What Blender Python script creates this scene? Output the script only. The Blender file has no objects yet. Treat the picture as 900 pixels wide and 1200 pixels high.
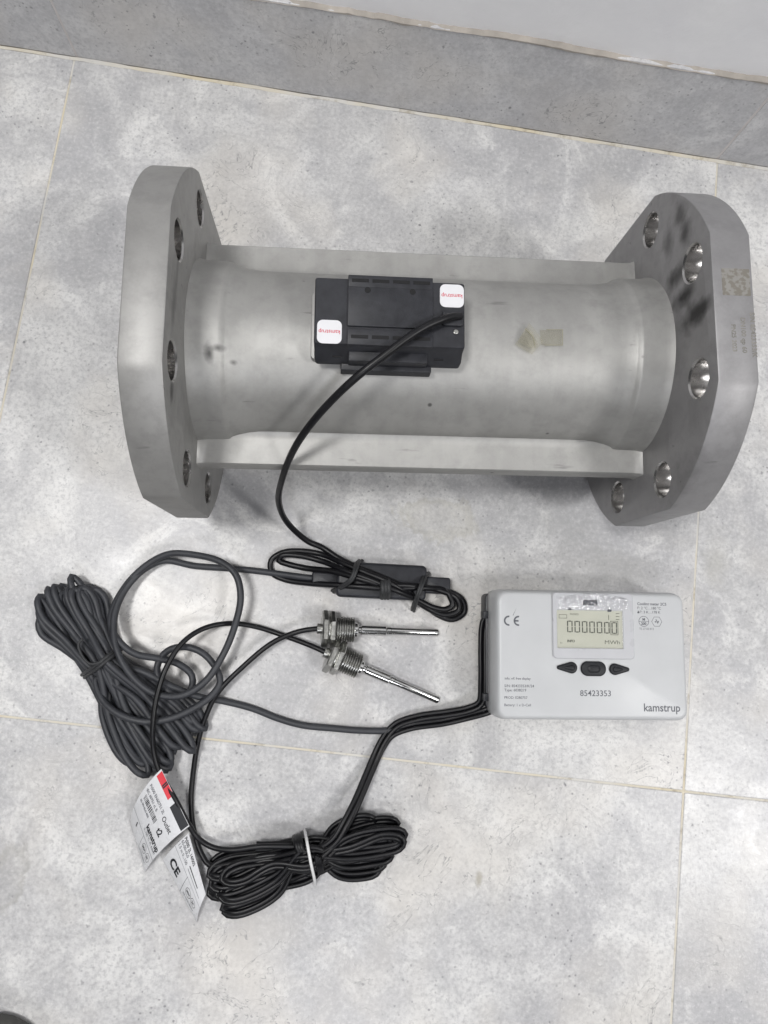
import bpy, bmesh, math, random
from mathutils import Vector, Matrix, noise
from mathutils.geometry import tessellate_polygon
R_ = random.Random(7)
S = bpy.context.scene
COL = S.collection

# ------------------------------------------------------------------ camera
CAM_F = 812.61                                   # focal length in photo pixels (900 wide)
CAM_C = Vector((0.296172, 0.113511, 0.579799))
CAM_R = Matrix(((0.99048266, -0.12763827, -0.05150312),
                (0.11896493, 0.98210115, -0.14602971),
                (0.06922026, 0.13851283, 0.98793864)))
cam = bpy.data.cameras.new('camera'); camo = bpy.data.objects.new('camera', cam); COL.objects.link(camo)
cam.sensor_fit = 'HORIZONTAL'; cam.sensor_width = 36.0; cam.lens = CAM_F / 900 * 36
cam.clip_start = 0.01; cam.clip_end = 50
camo.matrix_world = Matrix.Translation(CAM_C) @ CAM_R.to_4x4()
S.camera = camo
# ------------------------------------------------------------------ light of the room and an added front fill
w = bpy.data.worlds.new('World'); S.world = w; w.use_nodes = True
bg = w.node_tree.nodes['Background']; bg.inputs[0].default_value = (0.95, 0.97, 1.0, 1); bg.inputs[1].default_value = 0.075
def area(name, loc, tgt, size, power, col):
    l = bpy.data.lights.new(name, 'AREA'); l.shape = 'SQUARE'; l.size = size; l.energy = power; l.color = col
    o = bpy.data.objects.new(name, l); COL.objects.link(o); o.location = loc
    o.rotation_euler = (Vector(tgt) - Vector(loc)).to_track_quat('-Z', 'Y').to_euler()
    return o
area('ceiling_or_fill_lamp', (2.1, -0.56, 2.4), (0.4, 0.2, 0), 0.42, 33, (1.0, 0.99, 0.98))
area('ceiling_or_fill_lamp', (-0.42, 0.10, 2.4), (0.3, 0.2, 0), 0.42, 30.5, (1.0, 0.99, 0.975))
area('ceiling_or_fill_lamp', (0.5, -1.7, 2.4), (0.35, 0.2, 0), 0.6, 16, (0.94, 0.95, 1.0))  # added front fill to brighten the wall, no known fixture there
# ------------------------------------------------------------------ view
S.view_settings.view_transform = 'Standard'; S.view_settings.look = 'None'
S.view_settings.exposure = 0.0; S.view_settings.gamma = 1.0
S.view_settings.use_curve_mapping = False
S.render.engine = 'CYCLES'
S.render.resolution_x = 768; S.render.resolution_y = 1024

# ------------------------------------------------------------------ helpers
def at(u, v, z=0.0):
    d = CAM_R @ Vector(((u - 450) / CAM_F, -(v - 600) / CAM_F, -1.0))
    return CAM_C + d * ((z - CAM_C.z) / d.z)

def link(name, me, mat=None, parent=None, smooth=None, **props):
    o = bpy.data.objects.new(name, me); COL.objects.link(o)
    if mat is not None:
        for m in (mat if isinstance(mat, (list, tuple)) else [mat]): me.materials.append(m)
    if parent is not None: o.parent = parent
    if smooth is not None:
        me.polygons.foreach_set('use_smooth', [True] * len(me.polygons))
        me.set_sharp_from_angle(angle=math.radians(smooth))
    for k, val in props.items(): o[k] = val
    return o

def mesh(name, V, F, mats=None):
    me = bpy.data.meshes.new(name); me.from_pydata([tuple(v) for v in V], [], F)
    if mats: me.polygons.foreach_set('material_index', mats)
    bm = bmesh.new(); bm.from_mesh(me)
    bmesh.ops.recalc_face_normals(bm, faces=bm.faces); bm.to_mesh(me); bm.free()
    me.update(); return me

def thing(name, label, cat, loc=(0, 0, 0), rz=0.0, group=None):
    o = bpy.data.objects.new(name, None); COL.objects.link(o); o.location = loc; o.rotation_euler = (0, 0, rz)
    o.empty_display_size = 0.02
    o['label'] = label; o['category'] = cat
    if group: o['group'] = group
    return o

def rrect(cx, cy, wx, wy, r, n=6):
    """rounded rectangle outline, counter-clockwise"""
    r = min(r, wx / 2 - 1e-5, wy / 2 - 1e-5); P = []
    for k, (sx, sy) in enumerate(((1, 1), (-1, 1), (-1, -1), (1, -1))):
        for i in range(n + 1):
            a = math.pi / 2 * (k + i / n)
            P.append((cx + sx * (wx / 2 - r) + r * math.cos(a), cy + sy * (wy / 2 - r) + r * math.sin(a)))
    return P

def rings_mesh(name, rings, cap0=True, cap1=True):
    """rings: list of lists of 3D points of equal length -> lofted solid"""
    V = []; F = []; n = len(rings[0])
    for r in rings: V += r
    for j in range(len(rings) - 1):
        for i in range(n):
            a = j * n + i; b = j * n + (i + 1) % n
            F.append((a, b, b + n, a + n))
    if cap0: F.append(tuple(range(n))[::-1])
    if cap1: F.append(tuple(range((len(rings) - 1) * n, len(rings) * n)))
    return mesh(name, V, F)

def slab(name, outline, z0, z1, bev=0.0006):
    """solid from a 2D outline with a softened top edge"""
    n = len(outline); cx = sum(p[0] for p in outline) / n; cy = sum(p[1] for p in outline) / n
    def ins(d):
        out = []
        for i in range(n):
            p0 = Vector(outline[i - 1]); p1 = Vector(outline[i]); p2 = Vector(outline[(i + 1) % n])
            t = (p2 - p0); nn = Vector((-t.y, t.x))
            nn = nn.normalized() if nn.length > 1e-9 else Vector((cx, cy)) - p1
            out.append((p1.x + nn.x * d, p1.y + nn.y * d))
        return out
    o1 = ins(bev * 0.3); o2 = ins(bev)
    return rings_mesh(name, [[(x, y, z0) for x, y in outline], [(x, y, z1 - bev) for x, y in outline],
                             [(x, y, z1 - bev * 0.3) for x, y in o1], [(x, y, z1) for x, y in o2]])

def box(name, x0, x1, y0, y1, z0, z1, r=0.001, bev=0.0006, n=3):
    return slab(name, rrect((x0 + x1) / 2, (y0 + y1) / 2, x1 - x0, y1 - y0, r, n), z0, z1, bev)

def lathe(name, prof, n=64, closed=False, axis='x'):
    """profile of (x, r) turned about the x axis"""
    V = []; F = []
    for x, r in prof:
        for i in range(n):
            a = 2 * math.pi * i / n; V.append((x, r * math.cos(a), r * math.sin(a)))
    m = len(prof)
    for j in range(m if closed else m - 1):
        k = (j + 1) % m
        for i in range(n):
            i2 = (i + 1) % n; F.append((j * n + i, j * n + i2, k * n + i2, k * n + i))
    if not closed:
        F.append(tuple(range(n))); F.append(tuple(range((m - 1) * n, m * n)))
    return mesh(name, V, F)

def catmull(P, step=0.003):
    P = [Vector(p) for p in P]; out = []
    Q = [P[0] * 2 - P[1]] + P + [P[-1] * 2 - P[-2]]
    for i in range(1, len(Q) - 2):
        p0, p1, p2, p3 = Q[i - 1:i + 3]
        def tj(a, b, t): return t + max((b - a).length, 1e-6) ** 0.5
        t0 = 0; t1 = tj(p0, p1, t0); t2 = tj(p1, p2, t1); t3 = tj(p2, p3, t2)
        n = max(2, int((p2 - p1).length / step))
        for k in range(n):
            t = t1 + (t2 - t1) * k / n
            A1 = p0 * ((t1 - t) / (t1 - t0)) + p1 * ((t - t0) / (t1 - t0))
            A2 = p1 * ((t2 - t) / (t2 - t1)) + p2 * ((t - t1) / (t2 - t1))
            A3 = p2 * ((t3 - t) / (t3 - t2)) + p3 * ((t - t2) / (t3 - t2))
            B1 = A1 * ((t2 - t) / (t2 - t0)) + A2 * ((t - t0) / (t2 - t0))
            B2 = A2 * ((t3 - t) / (t3 - t1)) + A3 * ((t - t1) / (t3 - t1))
            out.append(B1 * ((t2 - t) / (t2 - t1)) + B2 * ((t - t1) / (t2 - t1)))
    out.append(P[-1]); return out

def sweep(paths, r, sides=10, closed=False):
    V = []; F = []
    for P in paths:
        base = len(V); n = len(P)
        T = []
        for i in range(n):
            a = P[i - 1] if (i > 0 or closed) else P[i]; b = P[(i + 1) % n] if (i < n - 1 or closed) else P[i]
            T.append((b - a).normalized())
        N = T[0].orthogonal().normalized()
        for i in range(n):
            N = (N - T[i] * N.dot(T[i])).normalized(); B = T[i].cross(N)
            for k in range(sides):
                a = 2 * math.pi * k / sides; V.append(P[i] + (N * math.cos(a) + B * math.sin(a)) * r)
        for i in range(n if closed else n - 1):
            j = (i + 1) % n
            for k in range(sides):
                k2 = (k + 1) % sides
                F.append((base + i * sides + k, base + i * sides + k2, base + j * sides + k2, base + j * sides + k))
        if not closed:
            F.append(tuple(base + k for k in range(sides))[::-1]); F.append(tuple(base + (n - 1) * sides + k for k in range(sides)))
    return mesh('tube', V, F)

def px(path, dz=0.0):
    return [at(p[0], p[1], p[2] + dz) for p in path]

def twin(P, d):
    """two parallel strands either side of a path, flat side down"""
    A = []; B = []
    for i in range(len(P)):
        t = (P[min(i + 1, len(P) - 1)] - P[max(i - 1, 0)]).normalized(); s = t.cross(Vector((0, 0, 1)))
        s = s.normalized() if s.length > 1e-4 else Vector((1, 0, 0))
        s = (s + Vector((0, 0, 0.45))).normalized()
        A.append(P[i] + s * d); B.append(P[i] - s * d)
    return A, B

def text_mesh(body, size, align='LEFT', bold=0.0, sx=1.0):
    c = bpy.data.curves.new('t', 'FONT'); c.body = body; c.size = size; c.align_x = align; c.align_y = 'CENTER'
    c.offset = bold; c.resolution_u = 3
    o = bpy.data.objects.new('t', c); COL.objects.link(o)
    dg = bpy.context.evaluated_depsgraph_get(); dg.update()
    me = bpy.data.meshes.new_from_object(o.evaluated_get(dg))
    bpy.data.objects.remove(o); bpy.data.curves.remove(c)
    if sx != 1.0:
        for v in me.vertices: v.co.x *= sx
    me.materials.clear(); return me

def xform(me, loc, rz=0.0):
    me.transform(Matrix.Translation(loc) @ Matrix.Rotation(rz, 4, 'Z')); return me

# ------------------------------------------------------------------ materials
class NT:
    def __init__(s, name):
        s.m = bpy.data.materials.new(name); s.m.use_nodes = True; s.t = s.m.node_tree; s.n = s.t.nodes
        s.b = s.n['Principled BSDF']; s.out = s.n['Material Output']
    def add(s, typ, **kw):
        nd = s.n.new(typ)
        for k, v in kw.items():
            if k.startswith('i_'):
                key = k[2:]; nd.inputs[int(key) if key.isdigit() else key.replace('_', ' ')].default_value = v
            else: setattr(nd, k, v)
        return nd
    def lk(s, a, b): s.t.links.new(a, b)
    def noise(s, vec, scale, detail=4, rough=0.55, dist=0.0):
        nd = s.add('ShaderNodeTexNoise'); nd.inputs['Scale'].default_value = scale; nd.inputs['Detail'].default_value = detail
        nd.inputs['Roughness'].default_value = rough; nd.inputs['Distortion'].default_value = dist
        if vec is not None: s.lk(vec, nd.inputs['Vector'])
        return nd.outputs['Fac']
    def ramp(s, fac, stops):
        nd = s.add('ShaderNodeValToRGB'); e = nd.color_ramp.elements
        while len(e) < len(stops): e.new(0.5)
        for el, (p, c) in zip(e, stops):
            el.position = p; el.color = c if len(c) == 4 else (*c, 1)
        s.lk(fac, nd.inputs[0]); return nd.outputs[0]
    def mix(s, fac, a, b, mode='MIX'):
        nd = s.add('ShaderNodeMix', data_type='RGBA', blend_type=mode)
        for sock, v in ((nd.inputs[0], fac), (nd.inputs[6], a), (nd.inputs[7], b)):
            if hasattr(v, 'links'): s.lk(v, sock)
            else: sock.default_value = v if isinstance(v, (int, float)) else (*v, 1)[:4]
        return nd.outputs[2]
    def math(s, op, a, b=0.0):
        nd = s.add('ShaderNodeMath', operation=op)
        for sock, v in zip(nd.inputs, (a, b)):
            if hasattr(v, 'links'): s.lk(v, sock)
            else: sock.default_value = v
        return nd.outputs[0]
    def bump(s, h, strength=0.2, dist=0.001):
        nd = s.add('ShaderNodeBump'); nd.inputs['Strength'].default_value = strength; nd.inputs['Distance'].default_value = dist
        s.lk(h, nd.inputs['Height']); s.lk(nd.outputs[0], s.b.inputs['Normal'])
    def obj(s): return s.add('ShaderNodeTexCoord').outputs['Object']
    def pos(s): return s.add('ShaderNodeNewGeometry').outputs['Position']

def grey(v): return (v, v, v, 1)

def mat_tile(name, lo, hi, stains=()):
    k = NT(name); info = k.add('ShaderNodeObjectInfo')
    off = k.add('ShaderNodeVectorMath', operation='SCALE'); k.lk(info.outputs['Location'], off.inputs[0]); off.inputs['Scale'].default_value = 3.7
    rnd = k.add('ShaderNodeVectorMath', operation='ADD'); k.lk(k.pos(), rnd.inputs[0]); k.lk(off.outputs[0], rnd.inputs[1])
    p = rnd.outputs[0]
    big = k.noise(p, 5.0, 6, 0.66, 1.2); mid = k.noise(p, 30, 5, 0.68, 0.8); fine = k.noise(p, 300, 4, 0.75)
    cloud = k.noise(p, 11, 6, 0.7, 1.6)
    base = k.mix(k.ramp(big, [(0.40, grey(0)), (0.60, grey(1))]), lo, hi)
    base = k.mix(k.ramp(cloud, [(0.36, grey(0.55)), (0.52, grey(0))]), base, (lo[0] * 0.82, lo[1] * 0.82, lo[2] * 0.83))
    base = k.mix(k.ramp(cloud, [(0.54, grey(0)), (0.64, grey(0.75))]), base, tuple(min(0.8, c * 1.12) for c in hi))
    base = k.mix(k.ramp(mid, [(0.36, grey(0.38)), (0.54, grey(0))]), base, tuple(c * 0.80 for c in lo))
    base = k.mix(k.ramp(mid, [(0.56, grey(0.0)), (0.70, grey(0.5))]), base, tuple(min(0.8, c * 1.10) for c in hi))
    base = k.mix(k.ramp(fine, [(0.30, grey(0.75)), (0.52, grey(0))]), base, tuple(c * 0.74 for c in lo))
    base = k.mix(k.ramp(fine, [(0.54, grey(0.0)), (0.72, grey(0.5))]), base, tuple(min(0.8, c * 1.12) for c in hi))
    warm = k.noise(p, 9, 3, 0.5); base = k.mix(k.ramp(warm, [(0.50, grey(0)), (0.72, grey(0.55))]), base, (hi[0], hi[1] * 0.955, hi[2] * 0.89))
    # worm-like fine dark outlines
    n1 = k.noise(p, 26, 4, 0.65, 0.7); d = k.math('ABSOLUTE', k.math('SUBTRACT', n1, 0.5))
    line = k.ramp(d, [(0.0, grey(1)), (0.013, grey(0))]); msk = k.ramp(k.noise(p, 9, 2, 0.5), [(0.54, grey(0)), (0.64, grey(1))])
    brk = k.ramp(fine, [(0.42, grey(0)), (0.58, grey(1))])
    base = k.mix(k.math('MULTIPLY', k.math('MULTIPLY', line, msk), k.math('MULTIPLY', brk, 0.85)), base, (0.20, 0.20, 0.205))
    # pits and specks
    zone = k.ramp(k.noise(p, 12, 3), [(0.42, grey(0.05)), (0.62, grey(1))])
    for sc, thr, pk, amt in ((230, 0.25, 0.62, 0.65), (75, 0.12, 0.70, 0.9)):
        vo = k.add('ShaderNodeTexVoronoi'); vo.inputs['Scale'].default_value = sc; k.lk(p, vo.inputs['Vector'])
        sep = k.add('ShaderNodeSeparateColor'); k.lk(vo.outputs['Color'], sep.inputs[0])
        wob = k.math('ADD', vo.outputs['Distance'], k.math('MULTIPLY', k.math('SUBTRACT', fine, 0.5), 0.35))
        sp = k.ramp(wob, [(thr * 0.55, grey(1)), (thr, grey(0))]); pick = k.ramp(sep.outputs[0], [(pk, grey(0)), (pk + 0.05, grey(1))])
        base = k.mix(k.math('MULTIPLY', k.math('MULTIPLY', sp, pick), k.math('MULTIPLY', zone, amt)), base, (0.17, 0.17, 0.18))
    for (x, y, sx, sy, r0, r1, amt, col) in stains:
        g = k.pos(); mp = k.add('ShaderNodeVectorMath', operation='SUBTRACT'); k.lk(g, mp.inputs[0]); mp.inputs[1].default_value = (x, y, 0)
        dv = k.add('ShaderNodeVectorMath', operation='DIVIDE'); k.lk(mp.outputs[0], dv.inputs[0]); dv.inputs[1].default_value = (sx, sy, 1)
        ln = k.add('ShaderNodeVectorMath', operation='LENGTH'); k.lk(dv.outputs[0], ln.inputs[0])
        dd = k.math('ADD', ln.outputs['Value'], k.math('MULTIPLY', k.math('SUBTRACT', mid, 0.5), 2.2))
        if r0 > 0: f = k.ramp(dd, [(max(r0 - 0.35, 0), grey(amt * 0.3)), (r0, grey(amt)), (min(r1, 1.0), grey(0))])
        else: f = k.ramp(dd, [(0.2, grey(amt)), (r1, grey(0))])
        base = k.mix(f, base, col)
    k.lk(base, k.b.inputs['Base Color'])
    k.lk(k.ramp(mid, [(0.3, grey(0.27)), (0.7, grey(0.42))]), k.b.inputs['Roughness'])
    k.bump(k.math('ADD', mid, k.math('MULTIPLY', fine, 0.5)), 0.18, 0.0012)
    return k.m

def mat_grout():
    k = NT('grout_material'); p = k.pos()
    c = k.mix(k.ramp(k.noise(p, 11, 4), [(0.38, grey(0)), (0.60, grey(1))]), (0.62, 0.56, 0.43), (0.60, 0.585, 0.55))
    c = k.mix(k.ramp(k.noise(p, 45, 5, 0.7), [(0.54, grey(0)), (0.66, grey(0.75))]), c, (0.34, 0.30, 0.23))
    k.lk(c, k.b.inputs['Base Color']); k.b.inputs['Roughness'].default_value = 0.9
    k.bump(k.noise(p, 300, 4), 0.5, 0.0006); return k.m

def mat_plaster():
    k = NT('plaster_paint'); p = k.pos()
    c = k.mix(k.ramp(k.noise(p, 14, 5), [(0.35, grey(0)), (0.7, grey(1))]), (0.83, 0.83, 0.85), (0.88, 0.88, 0.89))
    k.lk(c, k.b.inputs['Base Color']); k.b.inputs['Roughness'].default_value = 0.7
    k.bump(k.noise(p, 60, 5), 0.25, 0.002); return k.m

def mat_steel(name, base=(0.385, 0.381, 0.368), spots=(), rough=0.50, metallic=0.55, turned=False):
    """blasted grey steel; spots = (x, y, z, sx, sy, sz, strength) dirty marks in object space"""
    k = NT(name); p = k.obj()
    n1 = k.noise(p, 16, 5, 0.6, 0.3); n2 = k.noise(p, 90, 5, 0.65); n3 = k.noise(p, 700, 3, 0.6)
    c = k.mix(k.ramp(n1, [(0.3, grey(0)), (0.7, grey(1))]), tuple(v * 0.88 for v in base), tuple(v * 1.09 for v in base))
    c = k.mix(k.ramp(n2, [(0.34, grey(0.7)), (0.56, grey(0))]), c, tuple(v * 0.78 for v in base))
    c = k.mix(k.math('MULTIPLY', n3, 0.25), c, tuple(v * 1.25 for v in base))
    if turned:
        sx = k.add('ShaderNodeSeparateXYZ'); k.lk(p, sx.inputs[0]); cx_ = k.add('ShaderNodeCombineXYZ'); k.lk(sx.outputs[0], cx_.inputs[0])
        tn = k.noise(cx_.outputs[0], 55, 4, 0.6); tw_ = k.noise(p, 9, 3, 0.5, 1.0)
        c = k.mix(k.math('MULTIPLY', k.ramp(tn, [(0.42, grey(0.5)), (0.56, grey(0))]), tw_), c, tuple(v * 0.80 for v in base))
        c = k.mix(k.ramp(tw_, [(0.54, grey(0)), (0.66, grey(0.35))]), c, tuple(v * 0.80 for v in base))
        pit = k.add('ShaderNodeTexVoronoi'); pit.inputs['Scale'].default_value = 60; k.lk(p, pit.inputs['Vector'])
        ps = k.add('ShaderNodeSeparateColor'); k.lk(pit.outputs['Color'], ps.inputs[0])
        c = k.mix(k.math('MULTIPLY', k.ramp(pit.outputs['Distance'], [(0.05, grey(0.8)), (0.11, grey(0))]), k.ramp(ps.outputs[0], [(0.86, grey(0)), (0.88, grey(1))])), c, (0.06, 0.06, 0.058))
    # small scuffs
    st = k.add('ShaderNodeMapping'); k.lk(p, st.inputs[0]); st.inputs['Scale'].default_value = (30, 160, 160); st.inputs['Rotation'].default_value = (0, 0, 0.4)
    c = k.mix(k.ramp(k.noise(st.outputs[0], 1.0, 3), [(0.68, grey(0)), (0.75, grey(0.6))]), c, tuple(v * 0.5 for v in base))
    for (x, y, z, sx, sy, sz, a) in spots:
        mp = k.add('ShaderNodeVectorMath', operation='SUBTRACT'); k.lk(p, mp.inputs[0]); mp.inputs[1].default_value = (x, y, z)
        dv = k.add('ShaderNodeVectorMath', operation='DIVIDE'); k.lk(mp.outputs[0], dv.inputs[0]); dv.inputs[1].default_value = (sx, sy, sz)
        ln = k.add('ShaderNodeVectorMath', operation='LENGTH'); k.lk(dv.outputs[0], ln.inputs[0])
        d = k.math('ADD', ln.outputs['Value'], k.math('MULTIPLY', k.math('SUBTRACT', k.noise(p, 90, 3), 0.5), 0.9))
        c = k.mix(k.ramp(d, [(0.15, grey(a)), (1.05, grey(0))]), c, (0.035, 0.034, 0.034))
    k.lk(c, k.b.inputs['Base Color']); k.b.inputs['Metallic'].default_value = metallic
    k.lk(k.ramp(n1, [(0.3, grey(rough - 0.05)), (0.7, grey(rough + 0.08))]), k.b.inputs['Roughness'])
    k.bump(k.math('ADD', k.math('MULTIPLY', n3, 0.6), n2), 0.12, 0.0006); return k.m

def mat_plain(name, col, rough=0.5, metallic=0.0, var=0.12, scale=60, bump=0.08, bscale=400, coat=0.0):
    k = NT(name); p = k.obj()
    n = k.noise(p, scale, 4, 0.6)
    c = k.mix(k.ramp(n, [(0.3, grey(0)), (0.7, grey(1))]), tuple(v * (1 - var) for v in col), tuple(v * (1 + var) for v in col))
    k.lk(c, k.b.inputs['Base Color']); k.b.inputs['Metallic'].default_value = metallic
    k.lk(k.ramp(n, [(0.3, grey(max(rough - 0.06, 0.02))), (0.7, grey(rough + 0.06))]), k.b.inputs['Roughness'])
    k.b.inputs['Coat Weight'].default_value = coat
    if max(col) < 0.04: k.b.inputs['Specular IOR Level'].default_value = 0.35
    if bump: k.bump(k.noise(p, bscale, 3), bump, 0.0004)
    return k.m

def mat_clear(name, tint=(1, 1, 1), gloss=0.08, bump=0.0, rough=0.05, haze=0.0):
    k = NT(name); tr = k.add('ShaderNodeBsdfTransparent'); tr.inputs[0].default_value = (*tint, 1)
    gl = k.add('ShaderNodeBsdfGlossy'); gl.inputs['Roughness'].default_value = rough
    mx = k.add('ShaderNodeMixShader'); fr = k.add('ShaderNodeFresnel'); fr.inputs[0].default_value = 1.45
    k.lk(k.math('ADD', fr.outputs[0], gloss), mx.inputs[0]); k.lk(tr.outputs[0], mx.inputs[1]); k.lk(gl.outputs[0], mx.inputs[2])
    last = mx.outputs[0]
    if haze:
        df = k.add('ShaderNodeBsdfDiffuse'); df.inputs[0].default_value = (0.72, 0.71, 0.62, 1); m2 = k.add('ShaderNodeMixShader'); m2.inputs[0].default_value = haze
        k.lk(last, m2.inputs[1]); k.lk(df.outputs[0], m2.inputs[2]); last = m2.outputs[0]
    if bump:
        b = k.add('ShaderNodeBump'); b.inputs['Strength'].default_value = bump; b.inputs['Distance'].default_value = 0.002
        k.lk(k.noise(k.obj(), 220, 2), b.inputs['Height']); k.lk(b.outputs[0], gl.inputs['Normal'])
    k.lk(last, k.out.inputs[0]); return k.m

BEIGE = (0.40, 0.38, 0.31)
M_FLOOR = mat_tile('floor_tile_glaze', (0.465, 0.463, 0.473), (0.645, 0.64, 0.63), [
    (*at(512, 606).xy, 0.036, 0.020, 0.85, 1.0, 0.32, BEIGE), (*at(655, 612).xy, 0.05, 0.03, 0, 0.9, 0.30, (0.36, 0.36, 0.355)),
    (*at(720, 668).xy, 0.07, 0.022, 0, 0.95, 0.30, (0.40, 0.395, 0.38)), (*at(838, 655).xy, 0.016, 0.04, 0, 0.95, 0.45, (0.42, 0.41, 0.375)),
    (*at(561, 1031).xy, 0.0035, 0.008, 0, 0.9, 0.6, (0.30, 0.27, 0.20)), (*at(10, 1030).xy, 0.012, 0.03, 0.8, 1.0, 0.5, (0.32, 0.31, 0.29)),
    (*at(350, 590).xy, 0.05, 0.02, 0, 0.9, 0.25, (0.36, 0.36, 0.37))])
M_SKIRT = mat_tile('skirting_tile_glaze', (0.52, 0.52, 0.535), (0.61, 0.607, 0.61))
M_GROUT = mat_grout(); M_WALL = mat_plaster()
M_PIPE = mat_steel('pipe_steel', turned=True, spots=[(-0.139, -0.020, 0.058, 0.004, 0.008, 0.010, 0.8), (-0.134, -0.017, 0.058, 0.006, 0.003, 0.010, 0.8), (-0.125, -0.024, 0.055, 0.003, 0.002, 0.010, 0.7)])
M_BRIGHT = mat_plain('machined_steel', (0.55, 0.54, 0.53), 0.27, 1.0, 0.05, 60, 0, 300)
M_CHROME = mat_plain('probe_steel', (0.62, 0.62, 0.61), 0.17, 1.0, 0.06, 150, 0.04, 700)
M_NUT = mat_plain('nut_steel', (0.42, 0.42, 0.40), 0.34, 1.0, 0.15, 300, 0.15, 500)
M_BLACK = mat_plain('black_housing_plastic', (0.025, 0.026, 0.031), 0.42, 0, 0.25, 120, 0.12, 900)
M_SLOT_SHADE = mat_plain('slot_shade_black', (0.006, 0.006, 0.007), 0.6, 0, 0.1, 100, 0)  # near-black that paints the shade inside slots, screw holes and notches
M_CABLE = mat_plain('black_cable_jacket', (0.005, 0.005, 0.0065), 0.40, 0, 0.2, 80, 0.10, 500)
M_GREYC = mat_plain('grey_cable_jacket', (0.034, 0.036, 0.042), 0.52, 0, 0.18, 80, 0.14, 500)
M_TIE = mat_plain('rubber_tie', (0.035, 0.036, 0.038), 0.55, 0, 0.2, 100, 0.1, 500)
M_WTIE = mat_plain('white_wire_tie', (0.72, 0.72, 0.72), 0.4, 0, 0.05, 100, 0)
M_SHELL = mat_plain('calculator_shell_plastic', (0.52, 0.53, 0.54), 0.40, 0, 0.03, 30, 0.05, 900)
M_BEZEL = mat_plain('bezel_plastic', (0.50, 0.505, 0.525), 0.30, 0, 0.03, 40, 0.03, 900)
M_LCD = mat_plain('lcd_panel', (0.54, 0.545, 0.47), 0.25, 0, 0.03, 30, 0)
M_LCDK = mat_plain('lcd_segment', (0.10, 0.105, 0.085), 0.4, 0, 0.05, 30, 0)
M_BUTTON = mat_plain('button_rubber', (0.013, 0.014, 0.017), 0.5, 0, 0.2, 100, 0.1, 700)
M_INK = mat_plain('black_ink', (0.02, 0.021, 0.025), 0.5, 0, 0.1, 50, 0)
M_INKG = mat_plain('grey_ink', (0.10, 0.105, 0.12), 0.5, 0, 0.1, 50, 0)
M_RED = mat_plain('red_ink', (0.55, 0.015, 0.05), 0.5, 0, 0.05, 50, 0)
M_REDS = mat_plain('red_label_strip', (0.62, 0.03, 0.045), 0.3, 0, 0.05, 50, 0)
M_STICK = mat_plain('white_sticker', (0.70, 0.70, 0.72), 0.35, 0, 0.02, 60, 0)
M_PAPER = mat_plain('white_label_film', (0.62, 0.625, 0.64), 0.28, 0, 0.03, 60, 0.03, 200)
M_ETCH = mat_plain('etched_mark', (0.225, 0.215, 0.195), 0.6, 0.2, 0.35, 300, 0.1, 600)
M_FILM = mat_clear('clear_film', gloss=0.10, bump=1.0, rough=0.08)
M_WINDOW = mat_clear('display_window', gloss=0.0, rough=0.03)
M_TAPE = mat_clear('clear_tape', (0.965, 0.96, 0.935), gloss=-0.03, haze=0.015, rough=0.35)
M_TAPEK = mat_plain('tape_edge', (0.30, 0.28, 0.19), 0.4, 0, 0.1, 100, 0)

# ------------------------------------------------------------------ floor
WALL_Y = 0.57329
floor = link('floor', mesh('floor', [(-1.9, -1.9, -0.0007), (2.5, -1.9, -0.0007), (2.5, WALL_Y + 0.02, -0.0007), (-1.9, WALL_Y + 0.02, -0.0007)], [(0, 1, 2, 3)]), M_GROUT, kind='structure')
GAP = 0.0008
def tile_mesh(wx, wy):
    return slab('tile', rrect(0, 0, wx, wy, 0.0012, 2), -0.008, 0.0, 0.0007)
rows = [(-1.8, -1.2), (-1.2, -0.6), (-0.6, 0.0), (0.0, WALL_Y - 0.0012)]
cache = {}
for (y0, y1) in rows:
    for i in range(-2, 4):
        x0, x1 = i * 0.6, (i + 1) * 0.6
        key = round(y1 - y0, 4)
        if key not in cache:
            cache[key] = tile_mesh(x1 - x0 - 2 * GAP, y1 - y0 - 2 * GAP); cache[key].materials.append(M_FLOOR)
        o = link('tile', cache[key], None, floor); o.location = ((x0 + x1) / 2, (y0 + y1) / 2, R_.uniform(-0.00015, 0.0))
# ------------------------------------------------------------------ wall and skirting
wall = link('wall', mesh('wall', [(-1.9, WALL_Y + 0.0036, -0.01), (2.5, WALL_Y + 0.0036, -0.01), (2.5, WALL_Y + 0.0036, 2.4), (-1.9, WALL_Y + 0.0036, 2.4),
        (-1.9, WALL_Y + 0.12, -0.01), (2.5, WALL_Y + 0.12, -0.01), (2.5, WALL_Y + 0.12, 2.4), (-1.9, WALL_Y + 0.12, 2.4)],
        [(0, 1, 2, 3), (4, 5, 6, 7), (0, 1, 5, 4), (3, 2, 6, 7), (0, 3, 7, 4), (1, 2, 6, 5)]), M_WALL, kind='structure')
SK_H = 0.0945
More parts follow.
